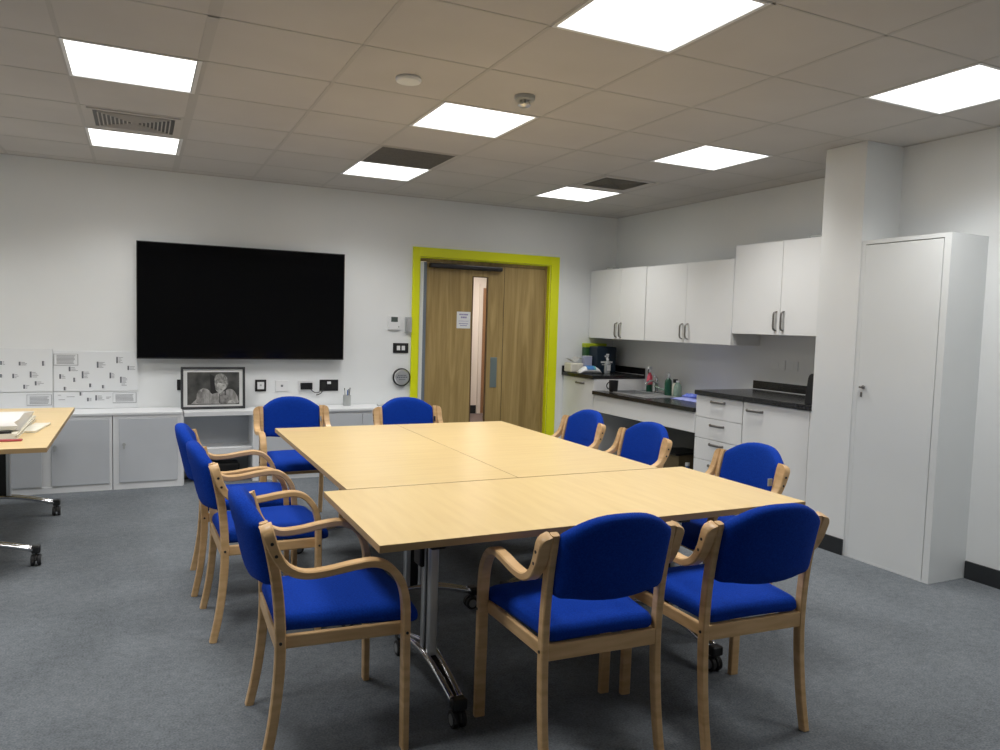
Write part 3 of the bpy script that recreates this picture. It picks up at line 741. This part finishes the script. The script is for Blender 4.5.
bm = bmesh.new(); box(bm, xm - .003 - cx, xm + .003 - cx, DY0 + .004, DY1, .008, 2.042); link('meeting_seal', bm, M['screw'], t)
# paper sign on the door
t = thing('paper_sign', 'small white paper notice stuck on the oak door beside the glass strip', 'sign', (3.022, YB + DY0 - .0005, 1.382))
link('sheet', B((-.076, .076, -.0015, 0, 0, .172)), M['white'], t)
bm = bmesh.new()
for z, a, b, h in ((.135, -.048, .050, .016), (.105, -.030, .034, .018), (.045, -.050, .050, .008), (.025, -.036, .040, .008)):
    u = a
    while u < b:
        w = random.uniform(.006, .011); box(bm, u, min(b, u + w), -.0022, -.0016, z, z + h); u += w + .004
box(bm, -.056, .056, -.0022, -.0016, .074, .077)
link('printed_text', bm, M['purple'], t)
# corridor behind the glass
struct('wall_corridor', B((1.6, 7.2, 10.95, 11.05, -.1, 2.7), (1.5, 1.6, YB + .125, 11.05, -.1, 2.7), (7.2, 7.3, YB + .125, 11.05, -.1, 2.7)), M['corridor'])
struct('floor_corridor', B((1.6, 7.2, YB, 10.95, -.1, -.001)), new_mat('corridor_floor', (.16, .12, .11), .6))
struct('ceiling_corridor', B((1.6, 7.2, YB + .12, 10.95, 2.5, 2.6)), M['corridor'])
t = thing('corridor_light', 'warm light panel on the corridor ceiling behind the door', 'ceiling light', (4.3, 9.7, 2.5))
link('frame', B((-.32, .32, -.32, .32, -.012, -.001)), M['white'], t); link('diffuser', B((-.3, .3, -.3, .3, -.02, -.0121)), M['corridorlamp'], t)
t = empty('door_2', (5.30, 10.95, 0)); t['kind'] = 'structure'
link('door_leaf', B((-.385, .45, -.03, -.001, .005, 2.0)), noise_mat('corridor_door', (.30, .15, .07), (.38, .2, .10), (6, 6, 1), .5), t)
link('architrave', B((-.44, -.385, -.04, -.001, 0, 2.06), (.45, .50, -.04, -.001, 0, 2.06), (-.385, .45, -.04, -.001, 2.0, 2.06)), M['corridor'], t)
struct('baseboard_corridor', B((1.6, 4.85, 10.935, 10.95, 0, .13)), M['skirting'])

# ------------------------------------------------------------------ kitchen
def bar_handle(parent, p0, p1, out, mat='darksteel'):
    """bow handle between p0 and p1 projecting by vector out"""
    p0, p1, out = Vector(p0), Vector(p1), Vector(out)
    bm = bmesh.new(); d = (p1 - p0)
    lat = d.cross(out).normalized()
    pts = catmull([p0, p0 + out * .75 + d * .06, p0 + out + d * .22, p0 + out + d * .5, p0 + out + d * .78, p1 + out * .75 - d * .06, p1], 4)
    strip(bm, pts, .020, .009, lat)
    return link('handle', bm, M[mat], parent, auto=50)

def wall_cab(y0, y1, z0, z1, label, xf=4.51, seam=None, hz=None):
    t = thing('wall_cupboard', label, 'wall cupboard', ((xf + XK) / 2, (y0 + y1) / 2, z0)); cx, cy = (xf + XK) / 2, (y0 + y1) / 2
    link('body', B((xf + .019 - cx, XK - .001 - cx, y0 - cy, y1 - cy, 0, z1 - z0)), M['unit'], t, bevel=.001)
    for a, b, side in ((y0, seam, 1), (seam, y1, -1)):
        d = link('door', B((xf - cx, xf + .018 - cx, a + .002 - cy, b - .002 - cy, .001, z1 - z0 - .001)), M['unit'], t, bevel=.0015)
        hy = (b - .038 if side > 0 else a + .038) - cy
        bar_handle(d, (xf - cx, hy, hz[0] - z0), (xf - cx, hy, hz[1] - z0), (-.030, 0, 0))
    return t
wall_cab(6.105, 7.125, 1.316, 2.052, 'white double wall cupboard in the corner by the door, above the high worktop', seam=6.545, hz=(1.338, 1.488))
wall_cab(4.890, 6.100, 1.316, 2.045, 'white double wall cupboard in the middle, above the sink', seam=5.490, hz=(1.354, 1.492))
wall_cab(3.780, 4.884, 1.416, 2.150, 'raised white double wall cupboard next to the pillar', seam=4.362, hz=(1.450, 1.600))
for y, z, lab in ((6.78, 2.053, 'small grey bracket on top of the corner wall cupboard'), (4.06, 2.151, 'small grey bracket on top of the raised wall cupboard')):
    t = shift(link('cupboard_bracket', B((4.52, 4.60, y - .07, y + .07, z, z + .018)), M['greyplastic'], bevel=.004)); tagit(t, lab, 'bracket')

WX = 4.18
def worktop(y0, y1, z, label):
    t = thing('worktop', label, 'worktop', ((WX + XK) / 2, (y0 + y1) / 2, z - .036)); return t
def part_w(t, name, mat, x0, x1, y0, y1, z0, z1, bev=.002):
    l = t.location
    return link(name, B((x0 - l.x, x1 - l.x, y0 - l.y, y1 - l.y, z0 - l.z, z1 - l.z)), mat, t, bevel=bev)
def uprights(t, y0, y1, z):
    part_w(t, 'upstand', M['counter'], XK - .018, XK - .001, y0, y1, z + .0005, z + .075)
    part_w(t, 'sealant', M['white'], XK - .024, XK - .0185, y0, y1, z + .0005, z + .006, 0)
t = worktop(6.50, 7.128, .940, 'high black worktop in the corner by the yellow door frame')
part_w(t, 'slab', M['counter'], WX, XK - .001, 6.50, 7.128, .903, .940); uprights(t, 6.50, 7.128, .940)
part_w(t, 'upstand', M['counter'], WX, XK - .019, 7.110, 7.128, .9405, 1.005)
tA = t
t = worktop(4.932, 6.498, .785, 'low black worktop with the sink in it')
l = t.location
sx0, sx1, sy0, sy1 = 4.30, 4.66, 5.98, 6.42
link('slab', B((WX - l.x, sx0 - l.x, 4.932 - l.y, 6.498 - l.y, 0, .036), (sx1 - l.x, XK - .001 - l.x, 4.932 - l.y, 6.498 - l.y, 0, .036), (sx0 - l.x, sx1 - l.x, 4.932 - l.y, sy0 - l.y, 0, .036), (sx0 - l.x, sx1 - l.x, sy1 - l.y, 6.498 - l.y, 0, .036)), M['counter'], t)
part_w(t, 'apron', M['unit'], WX + .02, WX + .038, 4.932, 6.498, .575, .748)
t2 = worktop(3.672, 4.928, .940, 'high black worktop above the drawers beside the pillar'); t = t2
part_w(t, 'slab', M['counter'], WX, XK - .001, 3.672, 4.928, .903, .940); uprights(t, 3.672, 4.928, .940)
t = thing('black_holder', 'upright black holder tucked against the pillar on the high worktop', 'holder', (4.33, 3.760, .9405))
prof = [(-.070, 0), (-.070, .218), (-.005, .218), (.012, .208), (.022, .185), (.038, .060), (.042, 0)]
bm = bmesh.new()
a = [bm.verts.new((-.125, y, z)) for y, z in prof]; b = [bm.verts.new((.125, y, z)) for y, z in prof]
for i in range(len(a)): bm.faces.new((a[i], b[i], b[(i + 1) % len(a)], a[(i + 1) % len(a)]))
bm.faces.new(a); bm.faces.new(b[::-1]); bmesh.ops.recalc_face_normals(bm, faces=bm.faces[:])
link('body', bm, M['black'], t, bevel=.006, seg=3)
# base units
t = thing('base_cupboard', 'white base cupboard under the high corner worktop by the door', 'base cupboard', (4.53, 6.81, 0)); l = t.location
part_w(t, 'body', M['unit'], WX + .04, XK - .002, 6.502, 7.126, .0, .902)
d = part_w(t, 'door', M['unit'], WX + .02, WX + .039, 6.505, 7.123, .13, .898)
bar_handle(d, (WX + .02 - l.x, 6.685 - l.y, .846), (WX + .02 - l.x, 6.835 - l.y, .846), (-.03, 0, 0))
t = thing('drawer_unit', 'white kitchen drawer unit with bow handles beside the open sink space', 'drawer unit', (4.53, 4.66, 0)); l = t.location
part_w(t, 'body', M['unit'], WX + .04, XK - .002, 4.385, 4.926, 0, .902)
for z0, z1, hz in ((.722, .898, .860), (.548, .718, .668), (.372, .544, .510), (.130, .368, .335)):
    d = part_w(t, 'drawer', M['unit'], WX + .02, WX + .039, 4.388, 4.923, z0, z1)
    bar_handle(d, (WX + .02 - l.x, 4.58 - l.y, hz), (WX + .02 - l.x, 4.735 - l.y, hz), (-.03, 0, 0))
t = thing('base_cupboard', 'white base cupboard with one wide door beside the pillar', 'base cupboard', (4.53, 4.03, 0)); l = t.location
part_w(t, 'body', M['unit'], WX + .04, XK - .002, 3.675, 4.381, 0, .902)
d = part_w(t, 'door', M['unit'], WX + .02, WX + .039, 3.745, 4.378, .13, .898)
part_w(t, 'filler_strip', M['unit'], WX + .02, WX + .039, 3.675, 3.741, .13, .898)
bar_handle(d, (WX + .02 - l.x, 4.175 - l.y, .838), (WX + .02 - l.x, 4.335 - l.y, .838), (-.03, 0, 0))
# under the sink: grey back panel, brown crate, blue bottle, black pipe shelf
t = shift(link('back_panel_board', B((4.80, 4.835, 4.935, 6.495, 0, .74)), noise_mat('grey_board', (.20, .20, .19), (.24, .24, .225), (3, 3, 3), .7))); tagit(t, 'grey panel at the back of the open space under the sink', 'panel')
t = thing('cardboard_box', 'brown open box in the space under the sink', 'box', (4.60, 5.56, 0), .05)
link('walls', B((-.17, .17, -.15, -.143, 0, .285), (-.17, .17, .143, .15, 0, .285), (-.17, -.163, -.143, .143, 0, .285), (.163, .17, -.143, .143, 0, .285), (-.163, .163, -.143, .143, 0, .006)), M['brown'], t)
bm = bmesh.new(); box(bm, -.02, .02, -.36, .0, .30, .312)
t = shift(link('black_tray', B((4.40, 4.74, 5.40, 5.72, .286, .305)), M['black'], bevel=.008)); tagit(t, 'flat black tray lying on the brown box under the sink', 'tray')
t = thing('detergent_bottle', 'blue detergent bottle in the space under the sink, by the drawers', 'bottle', (4.42, 5.26, 0))
bm = bmesh.new(); lathe(bm, [(.0, 0), (.045, 0), (.05, .01), (.05, .14), (.042, .18), (.018, .21), (.018, .22)], n=24, sy=.8); link('body', bm, M['blue'], t, auto=40)
bm = bmesh.new(); lathe(bm, [(.02, .2205), (.02, .25), (.0, .25)], n=20); link('cap', bm, M['white'], t, auto=40)

# sink + tap
t = thing('sink', 'stainless steel sink with ribbed drainer set in the low worktop', 'sink', (4.48, 6.20, .785)); l = t.location
bm = bmesh.new()
x0, x1, y0, y1 = sx0 - l.x + .002, sx1 - l.x - .002, sy0 - l.y + .002, sy1 - l.y - .002
for q in ((x0 - .02, x1 + .02, y0 - .02, y0 + .012), (x0 - .02, x1 + .02, y1 - .012, y1 + .02), (x0 - .02, x0 + .012, y0 + .012, y1 - .012), (x1 - .012, x1 + .02, y0 + .012, y1 - .012)): box(bm, *q, .0003, .010)
for q in ((x0, x1, y0, y0 + .004), (x0, x1, y1 - .004, y1), (x0, x0 + .004, y0, y1), (x1 - .004, x1, y0, y1)): box(bm, *q, -.15, .0003)
box(bm, x0, x1, y0, y1, -.155, -.15)
link('basin', bm, M['sinksteel'], t)
bm = bmesh.new()
box(bm, x0 - .02, x1 + .02, y0 - .27, y0 - .0205, .0003, .004)
for k in range(7): box(bm, x0 + .02 + k * .045, x0 + .032 + k * .045, y0 - .25, y0 - .04, .004, .011)
link('drainer', bm, M['sinksteel'], t)
bm = bmesh.new(); cyl(bm, (0, .05, -.1498), (0, .05, -.147), .03, n=20); link('plug_hole', bm, M['darksteel'], t)
t = thing('tap', 'chrome lever tap behind the sink', 'tap', (4.745, 6.17, .7852))
bm = bmesh.new(); lathe(bm, [(0, 0), (.028, 0), (.028, .012), (.020, .018), (.020, .10), (.022, .105), (.022, .135), (.0, .14)], n=20); link('body', bm, M['chrome'], t, auto=40)
bm = bmesh.new(); tube(bm, catmull([(0, 0, .085), (-.04, -.01, .12), (-.10, -.02, .125), (-.15, -.03, .10), (-.155, -.03, .085)], 5), .011, 12); link('spout', bm, M['chrome'], t, smooth=True)
bm = bmesh.new(); tube(bm, [(0, 0, .14), (-.01, .0, .155), (-.06, -.01, .19)], [.012, .010, .006], 10); link('lever', bm, M['chrome'], t, smooth=True)

# mug
t = thing('mug', 'black mug standing on the front edge of the low worktop', 'mug', (4.325, 6.465, .7852), PI * .97)
t.location = (4.305, 6.30, .7905)
bm = bmesh.new(); lathe(bm, [(0, 0), (.036, 0), (.043, .012), (.048, .115), (.045, .115), (.040, .015), (0, .012)], n=28); link('cup', bm, M['black'], t, auto=50)
bm = bmesh.new(); tube(bm, [(.043 + .034 * math.sin(a), 0, .062 + .034 * math.cos(a)) for a in [PI * k / 10 for k in range(11)]], .006, 8); link('handle', bm, M['black'], t, smooth=True)
# spray bottle with red label
t = thing('spray_bottle', 'spray bottle with red label and green liquid behind the sink', 'spray bottle', (4.700, 6.235, .7852), .5)
t.location.z = .7852
bm = bmesh.new(); lathe(bm, [(0, 0), (.042, 0), (.046, .008), (.046, .085)], n=24, sy=.65); link('body', bm, M['bottlegreen'], t, auto=40)
bm = bmesh.new(); lathe(bm, [(.046, .0852), (.045, .11), (.038, .165), (.018, .195), (.016, .205), (0, .205)], n=24, sy=.65); link('label_sleeve', bm, M['pink'], t, auto=40)
bm = bmesh.new(); cyl(bm, (0, 0, .2055), (0, 0, .24), .017, n=16); box(bm, -.05, .03, -.011, .011, .24, .265); box(bm, .012, .03, -.011, .011, .225, .24); th_ = link('spray_head', bm, M['white'], t, bevel=.004)
bm = bmesh.new(); tube(bm, [(-.030, 0, .241), (-.045, 0, .22), (-.040, 0, .195)], .006, 8); link('trigger', bm, M['black'], th_, smooth=True)
# dish brush leaning
t = thing('dish_brush', 'washing up brush with dark head, lying beside the green bottle', 'brush', (4.72, 6.06, .7852))
bm = bmesh.new(); tube(bm, [(-.030, .075, .075), (.0, .0, .050), (.03, -.07, .025)], [.008, .007, .008], 10); link('handle', bm, M['palebottle'], t, smooth=True)
bm = bmesh.new(); cyl(bm, (.03, -.07, .0), (.03, -.07, .035), .028, .022, n=18); link('bristles', bm, M['markdark'], t)
# washing up liquid
t = thing('washing_up_bottle', 'green washing up liquid bottle on the low worktop', 'bottle', (4.655, 5.875, .7852))
bm = bmesh.new(); lathe(bm, [(0, 0), (.036, 0), (.04, .01), (.04, .12), (.036, .15), (.014, .175), (.013, .18)], n=24, sy=.7); link('body', bm, M['bottlegreen'], t, auto=40)
bm = bmesh.new(); lathe(bm, [(.016, .1802), (.016, .205), (.008, .208), (.006, .235), (0, .236)], n=16); link('cap', bm, M['greyplastic'], t, auto=40)
t = thing('clear_bottle', 'pale see-through bottle right beside the green washing up liquid', 'bottle', (4.71, 5.80, .7852))
bm = bmesh.new(); lathe(bm, [(0, 0), (.036, 0), (.04, .01), (.038, .10), (.018, .135), (.015, .14), (0, .14)], n=24); link('body', bm, M['palebottle'], t, auto=40)
bm = bmesh.new(); lathe(bm, [(.017, .1402), (.017, .155), (0, .156)], n=16); link('cap', bm, M['white'], t, auto=40)
t = thing('soap_jar', 'small beige and black jar left of the green washing up liquid', 'jar', (4.780, 5.925, .7852))
bm = bmesh.new(); lathe(bm, [(0, 0), (.032, 0), (.035, .01), (.035, .10), (.02, .12), (.018, .125)], n=20); link('body', bm, M['cream'], t, auto=40)
bm = bmesh.new(); lathe(bm, [(.024, .1255), (.024, .16), (0, .16)], n=20); link('lid', bm, M['black'], t, auto=40)
# sponge / cloths
def cloth(name, label, x, y, z, sx, sy, h, mat, seed, rz=0.):
    random.seed(seed); bm = bmesh.new(); n = 9
    top = [[None] * (n + 1) for _ in range(n + 1)]; bot = [[None] * (n + 1) for _ in range(n + 1)]
    for i in range(n + 1):
        for j in range(n + 1):
            u, v = i / n * 2 - 1, j / n * 2 - 1
            e = 1 - max(abs(u), abs(v)) ** 3
            hh = h * (.25 + .75 * e * random.uniform(.55, 1.))
            wob = 1 + .08 * math.sin(5 * u + seed) * abs(v)
            top[i][j] = bm.verts.new((u * sx * wob, v * sy * (1 + .1 * math.cos(4 * u)), hh)); bot[i][j] = bm.verts.new((u * sx * wob, v * sy * (1 + .1 * math.cos(4 * u)), .0005))
    for i in range(n):
        for j in range(n):
            bm.faces.new((top[i][j], top[i + 1][j], top[i + 1][j + 1], top[i][j + 1])); bm.faces.new((bot[i][j], bot[i][j + 1], bot[i + 1][j + 1], bot[i + 1][j]))
    for i in range(n):
        bm.faces.new((bot[i][0], bot[i + 1][0], top[i + 1][0], top[i][0])); bm.faces.new((top[i][n], top[i + 1][n], bot[i + 1][n], bot[i][n]))
        bm.faces.new((top[0][i], top[0][i + 1], bot[0][i + 1], bot[0][i])); bm.faces.new((bot[n][i], bot[n][i + 1], top[n][i + 1], top[n][i]))
    o = link(name, bm, mat, smooth=True); o.location = (x, y, z); o.rotation_euler = (0, 0, rz); tagit(o, label, 'cloth'); return o
cloth('folded_cloth', 'pale blue cloth spread on the low worktop next to the drawers', 4.63, 5.42, .7852, .13, .25, .026, noise_mat('pale_blue_cloth', (.25, .30, .70), (.42, .46, .82), (20, 20, 20), .9), 3)
cloth('crumpled_cloth', 'deep blue crumpled cloth on top of the pale blue one', 4.64, 5.50, .812, .06, .08, .038, M['bluecloth'], 5)
cloth('white_cloth', 'white cloth scrap at the end of the low worktop against the drawers', 4.63, 5.08, .7852, .10, .08, .03, M['paper'], 8)
random.seed(11)

# things on the high corner worktop
zA = .9405
t = thing('first_aid_box', 'dark navy first aid box with a white cross on the corner worktop', 'first aid box', (4.585, 6.965, zA)); 
link('case', B((-.125, .125, -.105, .06, 0, .285)), M['navy'], t, bevel=.010, seg=3)
link('emblem', B((-.026, .026, -.1065, -.1051, .172, .190), (-.009, .009, -.1065, -.1051, .155, .207)), M['white'], t)
bm = bmesh.new(); u = -.075
while u < .07:
    w = random.uniform(.008, .014); box(bm, u, u + w, -.1065, -.1051, .108, .128); u += w + .003
u = -.06
while u < .055:
    w = random.uniform(.006, .012); box(bm, u, u + w, -.1065, -.1051, .086, .094); u += w + .003
link('lettering', bm, M['mount'], t)
t = thing('lime_lidded_box', 'green box with a bright lime lid, behind the navy first aid box', 'box', (4.56, 7.076, zA))
link('case', B((-.14, .13, -.042, .030, 0, .270)), M['green'], t, bevel=.004)
link('lid', B((-.145, .135, -.046, .031, .2705, .315)), M['lime'], t, bevel=.008, seg=3)
t = thing('wipes_box', 'pale lilac box left of the navy first aid box', 'box', (4.405, 6.975, zA + .0), .0)
link('carton', B((-.045, .045, -.035, .035, 0, .175)), M['lilac'], t, bevel=.003)
link('flap', B((-.045, .045, -.035, .035, .1752, .179)), M['white'], t)
t = shift(link('paper_towels', B((4.19, 4.352, 6.95, 7.10, zA, zA + .10)), M['cream'], bevel=.015, seg=3)); tagit(t, 'low stack of cream paper towels at the wall end of the corner worktop', 'paper towels')
bm = bmesh.new()
n = 16; A = []; Bv = []
for i in range(n + 1):
    u = i / n; x = 4.185 + .165 * u; z = zA + .125 + .018 * math.cos(u * 2 * PI * 1.3) + .02 * u * u
    A.append(bm.verts.new((x, 6.965, z))); Bv.append(bm.verts.new((x, 7.085, z + .014)))
for i in range(n): bm.faces.new((A[i], A[i + 1], Bv[i + 1], Bv[i]))
ext = bmesh.ops.solidify(bm, geom=bm.faces[:], thickness=.006)
bmesh.ops.recalc_face_normals(bm, faces=bm.faces[:])
t = shift(link('paper_sheet', bm, M['paper'], smooth=True)); tagit(t, 'curled white sheet on top of the paper towels', 'paper')
t = thing('wipes_packet', 'soft white and blue packet of wipes at the front of the corner worktop', 'wipes packet', (4.325, 6.79, zA), -.15)
def pillow(name, x0, x1, r, mat, par):
    bm = bmesh.new(); rings = []
    n = 16; m = 8
    for i in range(m + 1):
        u = x0 + (x1 - x0) * i / m; e = max(.0, 1 - abs(u / .125) ** 3.5)
        rings.append([bm.verts.new((u, .062 * (.85 + .15 * e) * math.cos(2 * PI * k / n), .002 + r * (.12 + .88 * e) * (1 + math.sin(2 * PI * k / n)) )) for k in range(n)])
    for a, b in zip(rings, rings[1:]):
        for k in range(n): bm.faces.new((a[k], a[(k + 1) % n], b[(k + 1) % n], b[k]))
    bm.faces.new(rings[0][::-1]); bm.faces.new(rings[-1]); bmesh.ops.recalc_face_normals(bm, faces=bm.faces[:])
    return link(name, bm, mat, par, smooth=True)
pillow('packet', -.125, .125, .040, M['white'], t)
pillow('blue_band', -.052, .03, .0415, new_mat('packet_blue', (.05, .20, .52), .4), t)
pillow('teal_band', .0305, .05, .0415, new_mat('packet_teal', (.10, .42, .45), .4), t)
t = thing('pump_bottle', 'clear hand gel pump bottle in front of the navy first aid box', 'pump bottle', (4.565, 6.81, zA))
bm = bmesh.new(); lathe(bm, [(0, 0), (.034, 0), (.037, .008), (.037, .105), (.030, .125), (.012, .135), (.012, .14)], n=24, sy=.75); link('body', bm, M['clear'], t, auto=40)
bm = bmesh.new(); cyl(bm, (0, 0, .1402), (0, 0, .16), .014, n=16); cyl(bm, (0, 0, .16), (0, 0, .195), .005, n=10); box(bm, -.014, .012, -.008, .008, .195, .210); link('pump', bm, M['white'], t, bevel=.001)
link('label_panel', B((-.022, .022, -.0290, -.0278, .03, .09)), M['mount'], t)

# sockets on the splash wall (flush, pale grey)
def kplate(y0, y1, z0, z1, label):
    t = thing('wall_socket', label, 'socket', (XK, (y0 + y1) / 2, (z0 + z1) / 2)); cy, cz = (y0 + y1) / 2, (z0 + z1) / 2
    link('plate', B((-.010, -.0005, y0 - cy, y1 - cy, z0 - cz, z1 - cz)), M['wall'], t, bevel=.002)
    link('switch_rocker', B((-.013, -.0102, -.012, .012, -.018, .018)), M['wall'], t)
kplate(4.588, 4.745, 1.125, 1.205, 'double grey white socket above the high worktop, toward the sink')
kplate(4.455, 4.550, 1.125, 1.205, 'single grey white switch plate above the high worktop, toward the pillar')

# ------------------------------------------------------------------ tall cupboard
t = thing('tall_cupboard', 'tall narrow white cupboard standing against the right wall beside the pillar', 'cupboard', (4.30, 3.05, 0))
cx, cy = 4.30, 3.05; x0, x1, y0, y1 = 4.136, XR - .001, 2.765, 3.350
bm = B((x0 + .022 - cx, x1 - cx, y0 - cy, y1 - cy, 0, 2.033), (x0 - cx, x0 + .022 - cx, y0 - cy, 2.806 - cy, 0, 2.033), (x0 - cx, x0 + .022 - cx, 3.322 - cy, y1 - cy, 0, 2.033), (x0 - cx, x0 + .022 - cx, 2.806 - cy, 3.322 - cy, 2.008, 2.033), (x0 - cx, x0 + .022 - cx, 2.806 - cy, 3.322 - cy, 0, .012))
link('body', bm, M['tallunit'], t)
d = link('door', B((x0 - cx + .001, x0 + .0205 - cx, 2.8115 - cy, 3.3214 - cy, .0128, 2.0025)), M['tallunit'], t)
link('door_gap', B((x0 + .0206 - cx, x0 + .0219 - cx, 2.8062 - cy, 3.3218 - cy, .0122, 2.0078)), M['screw'], t)
bm = bmesh.new(); cyl(bm, (x0 - cx + .001, 3.278 - cy, 1.108), (x0 - cx - .008, 3.278 - cy, 1.108), .012, n=16); box(bm, x0 - cx - .022, x0 - cx - .008, 3.262 - cy, 3.296 - cy, 1.101, 1.113)
h = link('handle', bm, M['darksteel'], d, bevel=.002)
bm = bmesh.new(); box(bm, x0 - cx - .010, x0 - cx - .001, 3.284 - cy, 3.292 - cy, 1.045, 1.075); link('key', bm, M['darksteel'], d)

# ------------------------------------------------------------------ camera
f, yaw, pitch, roll, hc = 750.4636, .4485368, -.0678802, .0296196, 1.43917
fw_ = Vector((math.sin(yaw) * math.cos(pitch), math.cos(yaw) * math.cos(pitch), math.sin(pitch)))
r_ = Vector((math.cos(yaw), -math.sin(yaw), 0)); u_ = r_.cross(fw_)
c_, s_ = math.cos(roll), math.sin(roll)
r2, u2 = c_ * r_ + s_ * u_, -s_ * r_ + c_ * u_
cam = bpy.data.cameras.new('camera'); co = bpy.data.objects.new('camera', cam); C.objects.link(co)
mw = Matrix((( r2.x, u2.x, -fw_.x, 0), (r2.y, u2.y, -fw_.y, 0), (r2.z, u2.z, -fw_.z, hc), (0, 0, 0, 1)))
co.matrix_world = mw
cam.sensor_width = 36; cam.lens = f / 1000 * 36; cam.clip_start = .05
S.camera = co
w = bpy.data.worlds.new('world'); S.world = w; w.use_nodes = True
w.node_tree.nodes['Background'].inputs[0].default_value = (.5, .5, .5, 1); w.node_tree.nodes['Background'].inputs[1].default_value = .0
S.view_settings.view_transform = 'Standard'; S.view_settings.look = 'None'; S.view_settings.gamma = 1; S.view_settings.use_curve_mapping = False
S.view_settings.exposure = .02
